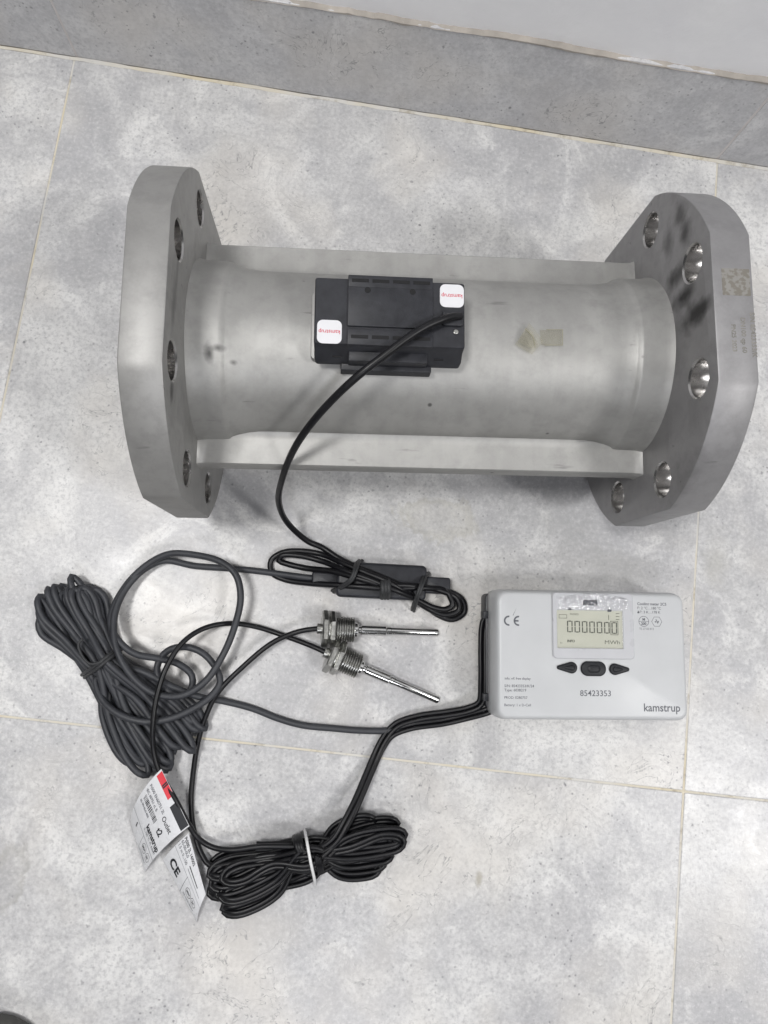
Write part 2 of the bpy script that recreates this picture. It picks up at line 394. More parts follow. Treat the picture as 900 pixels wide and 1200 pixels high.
# mortar bed with a ragged top that smears over the tiles' upper edge
V = []; F = []; nx = 900
for i in range(nx + 1):
    x = -1.2 + 3.0 * i / nx
    h = SK_H + 0.0012 + 0.0035 * noise.noise((x * 9, 0, 0)) + 0.0018 * noise.noise((x * 45, 3, 0)) + 0.0008 * noise.noise((x * 160, 7, 0))
    hb = SK_H - 0.001 + 0.004 * noise.noise((x * 7, 9, 0)) + 0.002 * noise.noise((x * 60, 5, 0))
    yo = WALL_Y - 0.0006 - 0.0004 * noise.noise((x * 30, 1, 2))
    hb = min(hb, h - 0.0015)
    V += [(x, WALL_Y + 0.0008, hb), (x, yo, hb + 0.0008), (x, yo, h - 0.0006), (x, WALL_Y + 0.0044, h + 0.0008 + 0.001 * noise.noise((x * 20, 4, 4))), (x, WALL_Y + 0.0044, hb)]
for i in range(nx):
    for k in range(5):
        a = i * 5 + k; b = i * 5 + (k + 1) % 5; F.append((a, b, b + 5, a + 5))
F += [tuple(range(5)), tuple(range(nx * 5, nx * 5 + 5))]
M_MORTAR = mat_plain('mortar_smear', (0.36, 0.33, 0.295), 0.85, 0, 0.25, 40, 0.4, 250)
skirt = link('skirting', mesh('skirting', V, F), M_MORTAR, kind='structure')
for i in range(-2, 4):
    x0, x1 = 0.0028 + i * 0.5957, 0.0028 + (i + 1) * 0.5957
    m = slab('skirting_tile', rrect(0, 0, x1 - x0 - 0.0022, SK_H - 0.001, 0.0008, 2), -0.0033, 0.0, 0.0006)
    m.transform(Matrix.Rotation(math.pi / 2, 4, 'X'))
    o = link('tile', m, M_SKIRT, skirt); o.location = ((x0 + x1) / 2, WALL_Y, SK_H / 2 + 0.001)
M_JOINT = mat_plain('skirting_joint', (0.60, 0.57, 0.56), 0.9, 0, 0.1, 40, 0.2, 300)
link('joint_filler', box('jf', -1.2, 1.8, WALL_Y + 0.0006, WALL_Y + 0.0034, 0.001, SK_H - 0.003, 0.0005, 0.0004), M_JOINT, skirt)
# grout bead in the corner between floor and skirting
V = []; F = []; nx = 700
for i in range(nx + 1):
    x = -1.2 + 3.0 * i / nx
    d = 0.0026 + 0.0012 * noise.noise((x * 14, 2, 1)) + 0.0007 * noise.noise((x * 70, 6, 1)); h = 0.0014 + 0.0010 * noise.noise((x * 22, 8, 3)) + 0.0004 * noise.noise((x * 90, 8, 3))
    V += [(x, WALL_Y - d, 0.0001), (x, WALL_Y - d * 0.5, max(h * 0.5, 0.0004)), (x, WALL_Y - 0.0002, max(h, 0.0007)), (x, WALL_Y + 0.001, -0.0005)]
for i in range(nx):
    for k in range(4):
        a = i * 4 + k; b = i * 4 + (k + 1) % 4; F.append((a, b, b + 4, a + 4))
F += [tuple(range(4)), tuple(range(nx * 4, nx * 4 + 4))]
link('grout_bead', mesh('grout_bead', V, F), M_GROUT, floor, smooth=60)

# ------------------------------------------------------------------ flow meter
YAW = 0.109164; ZC = 0.1088
FN = Vector((math.cos(YAW), math.sin(YAW), 0)); FT = Vector((-math.sin(YAW), math.cos(YAW), 0))
FM0 = FN * 0.365708 + FT * 0.254924
meter = thing('flow_meter', 'grey steel flanged pipe flow meter with black electronics box lying on tiled floor', 'flow meter', (FM0.x, FM0.y, 0), YAW)
def ml(u, v, z):
    """photo pixel at height z -> meter-local x, y"""
    P = at(u, v, z) - FM0; return (P.dot(FN), P.dot(FT))
HALF = 0.1535; TH = 0.0242; RF = 0.1175; FLAT = 0.1088
# pipe body with hubs, turned profile (outer then bore)
po = [(-HALF - 0.001, 0.0640), (-0.1515, 0.0632), (-0.148, 0.0626), (-0.134, 0.0622), (-0.1322, 0.0618), (-0.1308, 0.0606), (-0.1295, 0.0601), (-0.126, 0.0590), (-0.120, 0.0578), (-0.112, 0.0571), (-0.10, 0.057)]
prof = po + [(-0.05, 0.057), (0, 0.057), (0.05, 0.057)] + [(-x, r) for x, r in po[::-1]]
prof += [(HALF + 0.001, 0.051), (0.05, 0.0505), (-0.05, 0.0505), (-HALF - 0.001, 0.051)]
o = link('pipe_body', lathe('pipe', prof, 96, closed=True), M_PIPE, meter, smooth=35); o.location = (0, 0, ZC)
# flange outline: disc with four flats
def flange_outline(inset=0.0, n=16):
    R = RF - inset; a = FLAT - inset; ang = math.acos(a / R); P = []
    for q in range(4):
        c = q * math.pi / 2; P.append(None)
        s0 = c + ang; s1 = c + math.pi / 2 - ang
        P.pop()
        for i in range(n + 1):
            t = s0 + (s1 - s0) * i / n; P.append((R * math.cos(t), R * math.sin(t)))
    return P
def circ(cx, cy, r, n): return [(cx + r * math.cos(2 * math.pi * i / n), cy + r * math.sin(2 * math.pi * i / n)) for i in range(n)]
def flange_mesh():
    V = []; F = []; MI = []
    hc = [(0.095 * math.cos(math.radians(22.5 + 45 * k)), 0.095 * math.sin(math.radians(22.5 + 45 * k))) for k in range(8)]
    RH = 0.0112; CH = 0.0010; bev = 0.0012
    def ring(P, x): 
        b = len(V); V.extend((x, p[0], p[1]) for p in P); return list(range(b, b + len(P)))
    def bridge(a, b, mi):
        n = len(a)
        for i in range(n): F.append((a[i], a[(i + 1) % n], b[(i + 1) % n], b[i])); MI.append(mi)
    hx = TH / 2
    faces = {}
    for s in (-1, 1):
        x = s * hx
        out = ring(flange_outline(bev), x); holes = [ring(circ(cx, cy, RH + CH, 28), x) for cx, cy in hc]; bore = ring(circ(0, 0, 0.0512, 48), x)
        loops = [out] + holes + [bore]
        polys = [[Vector((V[i][1], V[i][2], 0)) for i in lp] for lp in loops]
        idx = [i for lp in loops for i in lp]
        for tri in tessellate_polygon(polys): F.append(tuple(idx[t] for t in tri)); MI.append(0)
        faces[s] = (out, holes, bore)
        mid = ring(flange_outline(bev * 0.3), s * (hx - bev * 0.3)); e = ring(flange_outline(0), s * (hx - bev)); faces[s] += (e,)
        bridge(out, mid, 0); bridge(mid, e, 0)
        faces[s] += ([ring(circ(cx, cy, RH, 28), s * (hx - CH)) for cx, cy in hc],)
        for a, b in zip(holes, faces[s][4]): bridge(a, b, 1)
    bridge(faces[-1][3], faces[1][3], 0)
    for a, b in zip(faces[-1][4], faces[1][4]): bridge(a, b, 1)
    bridge(faces[-1][2], faces[1][2], 1)
    return mesh('flange', V, F, MI)
fr_spots = []
for (u, v, du, dv, a) in ((797, 250, 6, 14, .60), (803, 272, 5, 12, .75), (783, 285, 5, 15, .6), (798, 318, 9, 10, .7), (787, 330, 6, 9, .7), (801, 347, 11, 9, .85), (812, 372, 10, 12, .85), (822, 362, 8, 8, .8), (792, 395, 12, 30, .25), (800, 560, 20, 30, .2)):
    # point on the inner face plane of the right flange
    d = CAM_R @ Vector(((u - 450) / CAM_F, -(v - 600) / CAM_F, -1.0)); kk = (0.365708 + HALF - CAM_C.dot(FN)) / d.dot(FN); P = CAM_C + d * kk
    fr_spots.append((-TH / 2, P.dot(FT) - 0.254924, P.z - ZC, 0.006, dv * 0.0009, du * 0.0018, min(1, a * 1.1)))
M_FLR = mat_steel('flange_steel_smudged', (0.31, 0.305, 0.309), fr_spots)
M_FLL = mat_steel('flange_steel', (0.335, 0.331, 0.322), [(TH / 2, -0.005, 0.092, 0.004, 0.022, 0.006, .45), (TH / 2, -0.052, 0.086, 0.004, 0.012, 0.005, .7), (TH / 2, 0.015, 0.088, 0.004, 0.02, 0.004, .4)])
fr = link('flange', flange_mesh(), [M_FLR, M_BRIGHT], meter, smooth=30); fr.location = (HALF + TH / 2, 0, ZC)
fr['label'] = 'flange with dark smudges and etched markings on its rim'
fl = link('flange', flange_mesh(), [M_FLL, M_BRIGHT], meter, smooth=30); fl.location = (-HALF - TH / 2, 0, ZC)
# etched text block on the right flange's upper flat (code square left out, only its worn patch stays)
def etched(u0, v0, u1, v1):
    x0, ya = ml(u0, v0, ZC + FLAT); x1, yb = ml(u1, v1, ZC + FLAT); return x0 - (HALF + TH / 2), x1 - (HALF + TH / 2), ya, yb
rr = random.Random(3)
def etch_text(body, u, v, size):
    me = text_mesh(body, size, 'LEFT', 0.0001); x, y = ml(u, v, ZC + FLAT)
    xform(me, (x - (HALF + TH / 2), y, FLAT + 0.0001), -math.pi / 2 )
    link('etched_line', me, M_ETCH, fr)
etch_text('S/N 85423353/K', 881, 366, 0.0040); etch_text('DN100 qp 60', 870, 372, 0.0038); etch_text('PN25 2023', 859, 380, 0.0036)
k = NT('etched_patch'); p = k.obj()
k.lk(k.mix(k.ramp(k.noise(p, 420, 2, 0.5), [(0.45, grey(0)), (0.55, grey(1))]), (0.20, 0.185, 0.16), (0.27, 0.262, 0.245)), k.b.inputs['Base Color']); k.b.inputs['Roughness'].default_value = 0.6; k.b.inputs['Metallic'].default_value = 0.3
x0, y0 = ml(845, 314, ZC + FLAT); x1, y1 = ml(880, 347, ZC + FLAT)
link('etched_patch', box('ep', x0 - HALF - TH / 2, x1 - HALF - TH / 2, y1, y0, FLAT - 0.0003, FLAT + 0.0001, 0.0006, 0.00004), k.m, fr)
# side ribs
for s in (-1, 1):
    P = [(0.0775, -0.0085), (0.0785, -0.0077), (0.0785, 0.0074), (0.0778, 0.0083), (0.062, 0.0085), (0.0575, 0.0093), (0.0550, 0.0115), (0.050, 0.0150), (0.050, -0.0085)]
    rings = []
    for x, g in ((-HALF, 0.0010), (-HALF + 0.002, 0.0003), (-HALF + 0.007, 0), (0, 0), (HALF - 0.007, 0), (HALF - 0.002, 0.0003), (HALF, 0.0010)):
        rings.append([(x, s * (a + (g if a > 0.06 else 0)), b + (g if b > 0 else -g)) for a, b in P])
    o = link('rib', rings_mesh('rib', rings), M_PIPE, meter, smooth=50); o.location = (0, 0, ZC)
# saddle under the electronics
o = link('mounting_saddle', slab('saddle', rrect(-0.0310, 0.0005, 0.0930, 0.044, 0.003, 5), 0.150, 0.1672, 0.0007), M_PIPE, meter, smooth=40)
# electronics housing
ZT = 0.187
rings = []
for z, x0, x1, y0, y1, r in ((0.1672, -0.0715, 0.012, -0.0245, 0.0245, 0.003), (0.1695, -0.0745, 0.0150, -0.0255, 0.0250, 0.002), (0.1740, -0.0748, 0.0152, -0.0245, 0.0250, 0.0015),
                             (0.1790, -0.0748, 0.0152, -0.0205, 0.0235, 0.0015), (0.1862, -0.0748, 0.0152, -0.0195, 0.0222, 0.0015), (0.1870, -0.0742, 0.0146, -0.0189, 0.0216, 0.0012)):
    rings.append([(x, y, z) for x, y in rrect((x0 + x1) / 2, (y0 + y1) / 2, x1 - x0, y1 - y0, r, 3)])
hous = link('electronics_housing', rings_mesh('housing', rings), M_BLACK, meter, smooth=32)
# raised centre cover in three strips with a groove, slot shade painted as dark plates along both edges
def hp(u, v, z=ZT + 0.0014): return ml(u, v, z)
xa, xb = -0.0552, -0.0042
link('cover_strip', box('cs', xa, xb, 0.0165, 0.0240, 0.180, ZT + 0.0013, 0.0006, 0.0004), M_BLACK, hous, smooth=35)
link('cover_plate', box('cp', xa, xb, -0.0082, 0.0165, 0.184, ZT + 0.0016, 0.0006, 0.0004), M_BLACK, hous, smooth=35)
link('cover_strip', box('cs', xa, xb, -0.0196, -0.0098, 0.180, ZT + 0.0013, 0.0006, 0.0004), M_BLACK, hous, smooth=35)
link('front_ledge', box('fl', xa - 0.0035, xb + 0.0015, -0.0290, -0.0200, 0.1620, 0.1705, 0.0008, 0.0007), M_BLACK, hous, smooth=35)
link('front_ledge', box('fl', xa + 0.001, xb - 0.002, -0.0262, -0.0195, 0.170, 0.1790, 0.0008, 0.0007), M_BLACK, hous, smooth=35)
for yy in (0.0205, -0.0147):
    for i in range(4):
        xs = xa + 0.0022 + i * 0.0123
        link('slot', box('slot', xs, xs + 0.0102, yy - 0.0011, yy + 0.0011, ZT, ZT + 0.00145, 0.0003, 0.0001), M_SLOT_SHADE, hous)
for xx in (-0.0435, -0.0165):  # dark discs stand in for the shade inside the holes
    link('screw_hole', slab('sh', circ(xx, 0.0145, 0.0019, 14), ZT, ZT + 0.00175, 0.0001), M_SLOT_SHADE, hous)
link('clip_notch', box('cn', -0.0640, -0.0580, -0.0232, -0.0222, 0.1735, 0.1765, 0.0004, 0.0002), M_SLOT_SHADE, hous)
link('clip_notch', box('cn', -0.0020, 0.0040, -0.0232, -0.0222, 0.1735, 0.1765, 0.0004, 0.0002), M_SLOT_SHADE, hous)
gx, gy = ml(541, 371, 0.190)
g = link('cable_outlet', box('co', gx - 0.0115, gx + 0.0012, gy - 0.0055, gy + 0.0042, ZT - 0.001, ZT + 0.0022, 0.002, 0.0009), M_BLACK, hous, smooth=40)
link('screw', slab('sc', circ(gx - 0.003, gy - 0.0085, 0.0015, 14), ZT - 0.0005, ZT + 0.0006, 0.0003), M_NUT, hous)
# stickers with lettering
for (u, v) in ((386, 388.7), (529.6, 346.7)):
    x, y = ml(u, v, ZT + 0.0002)
    st = link('sticker', slab('st', rrect(0, 0, 0.0146, 0.0146, 0.0034, 6), 0, 0.00022, 0.0001), M_STICK, meter); st.location = (x, y, ZT + 0.00005)
    me = text_mesh('kamstrup', 0.0036, 'CENTER', 0.00003, 0.95); xform(me, (0, 0, 0.00026), math.pi)
    link('lettering', me, M_RED, st)
# folded scrap of clear tape on the pipe
tape = thing('tape_scrap', 'small folded scrap of clear tape stuck on the grey pipe', 'tape', (*at(632, 396, 0.166).xy, 0.1662), YAW + 0.05)
def bent(name, pts, mat, th=0.00012):
    n = len(pts); V = [Vector(p) for p in pts] + [Vector(p) + Vector((0, 0, th)) for p in pts]
    F = [tuple(range(n))[::-1], tuple(range(n, 2 * n))] + [(i, (i + 1) % n, n + (i + 1) % n, n + i) for i in range(n)]
    return link(name, mesh(name, V, F), mat, tape)
def tp(u, v, z): 
    P = at(u, v, 0.166 + z) - Vector((tape.location.x, tape.location.y, 0)); P.z = z + 0.0006; return Matrix.Rotation(-(YAW + 0.05), 3, 'Z') @ P
bent('flat_end', [tp(634, 405, 0), tp(659, 405, 0), tp(659, 387, 0), tp(632, 387, 0)], M_TAPE)
bent('folded_end', [tp(603, 404, 0.0002), tp(623, 416, 0.0003), tp(637, 400, 0.0035), tp(620, 379, 0.003)], M_TAPE)
bent('folded_end', [tp(606, 401, 0.001), tp(616, 384, 0.004), tp(624, 389, 0.005), tp(630, 404, 0.0045), tp(624, 409, 0.003)], M_TAPE)
e1 = sweep([[Vector(tp(*a)) for a in ((615, 386, .0042), (624, 395, .0052), (627, 408, .0040))], [Vector(tp(*a)) for a in ((638, 405, .0002), (659, 405, .0002), (659, 387, .0002), (640, 387, .0002))]], 0.00022, 6)
link('tape_edge', e1, M_TAPEK, tape)

# ------------------------------------------------------------------ heat meter calculator
CYAW = math.radians(5.8); CT = 0.046
cc = Vector((0.49605, 0.10295, 0))
calc = thing('calculator_unit', 'white plastic heat meter display unit with LCD and three black buttons', 'meter display', (cc.x, cc.y, 0), CYAW)
def cl(x, y, z=CT):
    P = at(540 + x / 3.214, 670 + y / 3.214, z) - cc; c, s = math.cos(CYAW), math.sin(CYAW)
    return (P.x * c + P.y * s, -P.x * s + P.y * c)
link('back_base', slab('base', rrect(-0.004, 0.0, 0.144, 0.092, 0.004, 4), 0.0, 0.017, 0.001), M_BLACK, calc, smooth=35)
rings = []
for z, wx, wy, r in ((0.0125, 0.1475, 0.0955, 0.006), (0.0135, 0.1490, 0.0968, 0.0065), (0.030, 0.1492, 0.0972, 0.0075), (0.0385, 0.1482, 0.0962, 0.0075), (0.0425, 0.1468, 0.0946, 0.0075), (0.0446, 0.1448, 0.0926, 0.007), (0.0456, 0.1426, 0.0904, 0.0065), (0.0460, 0.1400, 0.0878, 0.006)):
    rings.append([(x, y, z) for x, y in rrect(0.0016, -0.0010, wx + 0.0034, wy + 0.0026, r, 6)])
shell = link('front_shell', rings_mesh('shell', rings), M_SHELL, calc, smooth=40)
# display bezel: a low frame round the sunken LCD
def frame(name, outer, inner, z0, z1, mat, parent, b=0.0005):
    n = len(outer)
    def sc(P, d):
        cx = sum(p[0] for p in P) / n; cy = sum(p[1] for p in P) / n
        return [(x + (d if x > cx else -d), y + (d if y > cy else -d)) for x, y in P]
    R = [[(x, y, z0) for x, y in outer], [(x, y, z1 - b) for x, y in outer], [(x, y, z1) for x, y in sc(outer, -b)], [(x, y, z1) for x, y in sc(inner, b)], [(x, y, z1 - b) for x, y in inner], [(x, y, z0) for x, y in inner]]
    V = [p for r in R for p in r]; F = []
    for j in range(6):
        k2 = (j + 1) % 6
        for i in range(n): F.append((j * n + i, j * n + (i + 1) % n, k2 * n + (i + 1) % n, k2 * n + i))
    return link(name, mesh(name, V, F), mat, parent, smooth=35)
ax0, ay0 = cl(347, 326); ax1, ay1 = cl(645, 84)
ax0 -= 0.0002
bx0, by0 = cl(362, 286); bx1, by1 = cl(606, 148)
BZ = CT + 0.0016
bez = frame('display_bezel', rrect((ax0 + ax1) / 2, (ay0 + ay1) / 2, ax1 - ax0, ay1 - ay0, 0.003, 4), rrect((bx0 + bx1) / 2, (by0 + by1) / 2, bx1 - bx0, by1 - by0, 0.0006, 4), CT - 0.0005, BZ, M_BEZEL, calc)
lcd = link('lcd_screen', box('lcd', bx0 - 0.0005, bx1 + 0.0005, by0 - 0.0005, by1 + 0.0005, CT - 0.0003, CT + 0.00035, 0.0003, 0.0001), M_LCD, calc)
LZ = CT + 0.00042
# seven-segment digits reading 0000000
def seg_digit(cx, cy, wd, hd, t):
    V = []; F = []
    def q(x0, y0, x1, y1):
        b = len(V); V.extend([(x0, y0, 0), (x1, y0, 0), (x1, y1, 0), (x0, y1, 0), (x0, y0, .00006), (x1, y0, .00006), (x1, y1, .00006), (x0, y1, .00006)])
        for f in ((0, 3, 2, 1), (4, 5, 6, 7), (0, 1, 5, 4), (1, 2, 6, 5), (2, 3, 7, 6), (3, 0, 4, 7)): F.append(tuple(b + i for i in f))
    g = t * 0.25
    q(-wd / 2 + t + g, hd / 2 - t, wd / 2 - t - g, hd / 2); q(-wd / 2 + t + g, -hd / 2, wd / 2 - t - g, -hd / 2 + t)
    for s in (-1, 1):
        xx = s * (wd / 2 - t / 2)
        q(xx - t / 2, g, xx + t / 2, hd / 2 - g); q(xx - t / 2, -hd / 2 + g, xx + t / 2, -g)
    return mesh('digit', V, F)
dm = seg_digit(0, 0, 0.0044, 0.0090, 0.0009); dm.materials.append(M_LCDK)
for i in range(7):
    x, y = cl(410 + i * 27.9, 206 + i * 1.0); o = link('digit', dm, None, lcd); o.location = (x, y, LZ)
# frame round the last digit, unit, small indicators
x, y = cl(410 + 6 * 27.9, 212)
frame('decimal_frame', rrect(x, y, 0.0062, 0.0108, 0.0002, 1), rrect(x, y, 0.0055, 0.0101, 0.0002, 1), LZ, LZ + 0.00006, M_LCDK, lcd, 0.00001)
def ctext(body, x, y, size, mat, parent, align='LEFT', z=CT + 0.00006, bold=0.0, sx=1.0, name='lettering', rot=0.0):
    px_, py_ = cl(x, y); me = text_mesh(body, size, align, bold, sx); xform(me, (px_, py_, z), rot)
    return link(name, me, mat, parent)
ctext('MWh', 600, 267, 0.0042, M_LCDK, lcd, 'RIGHT', LZ, 0.0, 1.3)
ctext('INFO', 400, 261, 0.0026, M_LCDK, lcd, 'LEFT', LZ, 0.0001)
ctext('E1', 374, 268, 0.0018, M_LCDK, lcd, 'LEFT', LZ)
ctext('PASSED', 410, 160, 0.0021, M_LCDK, lcd, 'LEFT', LZ)
x, y = cl(384, 168); frame('pipe_symbol', rrect(x, y, 0.0064, 0.0030, 0.0003, 1), rrect(x, y, 0.0058, 0.0024, 0.0003, 1), LZ, LZ + 0.00006, M_LCDK, lcd, 0.00001)
for i in range(3):
    x, y = cl(590, 158 + i * 11); link('indicator_bar', box('ib', x - 0.0016, x + 0.0014, y - 0.0002, y + 0.0002, LZ, LZ + 0.00006, 0.0001, 0.00001, 1), M_LCDK, lcd)
x, y = cl(556, 172); link('indicator_bar', box('ib', x - 0.0002, x + 0.0002, y - 0.002, y + 0.002, LZ, LZ + 0.00006, 0.0001, 0.00001, 1), M_LCDK, lcd)
link('display_window', box('win', bx0 + 0.0002, bx1 - 0.0002, by0 + 0.0002, by1 - 0.0002, BZ - 0.0006, BZ - 0.0002, 0.0003, 0.0001), M_WINDOW, calc)
# marks on the bezel
for (mx_, my_) in ((408, 139), (557, 146)):
    x, y = cl(mx_, my_); link('bezel_mark', box('bm', x - 0.0017, x + 0.0017, y - 0.0011, y + 0.0009, BZ - 0.0001, BZ + 0.00008, 0.0008, 0.00004), M_INKG, bez)
x, y = cl(484, 116); link('bezel_window', box('bw', x - 0.0058, x + 0.0058, y - 0.0021, y + 0.0021, BZ - 0.0001, BZ + 0.00012, 0.0006, 0.00005), M_INKG, bez)
# crinkled clear film along the top of the display
V = []; F = []; nu, nv = 60, 14
fx0, fy0 = cl(365, 140); fx1, fy1 = cl(622, 84)
for j in range(nv + 1):
    for i in range(nu + 1):
        a = i / nu; b = j / nv; x = fx0 + (fx1 - fx0) * a; y = fy0 + (fy1 - fy0) * b - 0.004 * (2 * a - 1) ** 2 * b
        h = abs(noise.noise((x * 260, y * 300, 1))) * 0.0016 + abs(noise.noise((x * 900, y * 700, 5))) * 0.0004
        V.append((x, y, BZ + 0.0003 + h * (0.25 + b)))
for j in range(nv):
    for i in range(nu): a = j * (nu + 1) + i; F.append((a, a + 1, a + nu + 2, a + nu + 1))
link('protective_film', mesh('film', V, F), M_FILM, calc, smooth=60)
# buttons
def teardrop(x, y, sgn):
    P = []; R1 = 0.0044; r2 = 0.0016; L = 0.0098
    a = math.asin((R1 - r2) / L)
    for i in range(17):
        t = math.pi / 2 + a * 0 - 0; th = -math.pi / 2 - a + (math.pi + 2 * a) * i / 16; P.append((R1 * math.cos(th), R1 * math.sin(th)))
    for i in range(9):
        th = math.pi / 2 + a + (math.pi - 2 * a) * i / 8; P.append((-L + r2 * math.cos(th), r2 * math.sin(th)))
    if sgn < 0: P = [(-px_, py_) for px_, py_ in P][::-1]
    return [(x + a_, y + b_) for a_, b_ in P]
def button(outline, cx, cy):
    me = slab('btn', outline, CT - 0.0005, CT + 0.0021, 0.0011); o = link('button', me, M_BUTTON, calc, smooth=50)
    inner = [(cx + (x - cx) * 0.52, cy + (y - cy) * 0.52) for x, y in outline]
    n = len(inner); rg = []
    for zz, kf in ((0.0020, 1.0), (0.0026, 0.85), (0.0029, 0.55), (0.0030, 0.2)):
        rg.append([(cx + (x - cx) * kf, cy + (y - cy) * kf, CT + zz) for x, y in inner])
    link('button_dome', rings_mesh('dome', rg), M_BUTTON, o, smooth=60)
x, y = cl(416, 361); button(teardrop(x, y, 1), x, y)
x, y = cl(498, 365); button(rrect(x, y, 0.0198, 0.0112, 0.0054, 8), x, y)
x, y = cl(579, 367); button(teardrop(x, y, -1), x, y)
px0, py0 = cl(350, 394); px1, py1 = cl(652, 334)
# printing
def ce_mesh(h, t):
    V = []; F = []; R = h / 2
    for cx in (0.0, h * 0.98):
        b = len(V); n = 22
        for i in range(n + 1):
            a = math.radians(82 + 196 * i / n); V.append((cx + R + R * math.cos(a), R * math.sin(a), 0)); V.append((cx + R + (R - t) * math.cos(a), (R - t) * math.sin(a), 0))
        for i in range(n): F.append((b + 2 * i, b + 2 * i + 1, b + 2 * i + 3, b + 2 * i + 2))
    b = len(V); cx = h * 0.98; V += [(cx + t * 0.7, -t / 2, 0), (cx + R, -t / 2, 0), (cx + R, t / 2, 0), (cx + t * 0.7, t / 2, 0)]; F.append((b, b + 1, b + 2, b + 3))
    return mesh('ce', V, F)
x, y = cl(162, 184); me = ce_mesh(0.0078, 0.0013); xform(me, (x, y, CT + 0.00007)); link('ce_mark', me, M_INKG, shell)
ctext('info: v/f. free display', 165, 402, 0.0025, M_INKG, shell, bold=0.00003)
ctext('S/N: 85423353/K/24', 164, 430, 0.0028, M_INKG, shell, bold=0.00003)
ctext('Type: 603B219', 164, 446, 0.0028, M_INKG, shell, bold=0.00003)
ctext('PROD: E280757', 163, 474, 0.0027, M_INKG, shell, bold=0.00002)
ctext('Battery: 1 x D-Cell', 163, 502, 0.0027, M_INKG, shell, bold=0.00002)
ctext('85423353', 508, 459, 0.0062, M_INKG, shell, 'CENTER', bold=0.00005)
ctext('kamstrup', 827, 514, 0.0084, M_INKG, shell, 'RIGHT', bold=0.00012, sx=0.92)
ctext('Cooling meter 2C5', 664, 121, 0.0030, M_INKG, shell, bold=0.00006)
ctext('θ: 2 °C…180 °C', 664, 137, 0.0028, M_INKG, shell, bold=0.00002)
ctext('Δθ: 3 K…178 K', 664, 152, 0.0028, M_INKG, shell, bold=0.00002)
ctext('TS 27.02 012', 672, 215, 0.0022, M_INKG, shell)
def outline_mark(P, t, z, mat, parent, name):
    n = len(P); cx = sum(p[0] for p in P) / n; cy = sum(p[1] for p in P) / n
    Q = []
    for x, y in P:
        d = math.hypot(x - cx, y - cy); Q.append((cx + (x - cx) * (1 - t / d), cy + (y - cy) * (1 - t / d)))
    V = [(x, y, z) for x, y in P] + [(x, y, z) for x, y in Q]; F = [(i, (i + 1) % n, n + (i + 1) % n, n + i) for i in range(n)]
    return link(name, mesh(name, V, F), mat, parent)
x, y = cl(689, 187); outline_mark(circ(x, y, 0.0041, 28), 0.00035, CT + 0.00007, M_INKG, shell, 'round_symbol')
V = [(x - 0.0040, y - 0.0002, CT + 0.00007), (x + 0.0040, y - 0.0002, CT + 0.00007), (x + 0.0040, y + 0.0001, CT + 0.00007), (x - 0.0040, y + 0.0001, CT + 0.00007)]
link('symbol_bar', mesh('sb', V, [(0, 1, 2, 3)]), M_INKG, shell)
ctext('M', 689, 180, 0.0028, M_INKG, shell, 'CENTER', bold=0.0001); ctext('200', 689, 196, 0.0028, M_INKG, shell, 'CENTER', bold=0.0001)
x, y = cl(738, 188); outline_mark(circ(x, y, 0.0043, 6), 0.00035, CT + 0.00007, M_INKG, shell, 'hexagon_symbol')
ctext('24', 738, 188, 0.0032, M_INKG, shell, 'CENTER', bold=0.0001, rot=-0.5)
# small dark scratch beside the CE mark
x, y = cl(203, 150); V = [(x - 0.0016, y - 0.0030, CT + 0.00007), (x - 0.0012, y - 0.0031, CT + 0.00007), (x + 0.0014, y + 0.0028, CT + 0.00007)]
link('scratch', mesh('scr', V, [(0, 1, 2)]), M_INKG, shell)
# cable guide clips on the left side
for yy in (0.0285, -0.0365):
    link('cable_clip', box('cc', -0.0785, -0.0735, yy - 0.003, yy + 0.003, 0.0100, 0.0210, 0.0008, 0.0006), M_BLACK, calc, smooth=35)

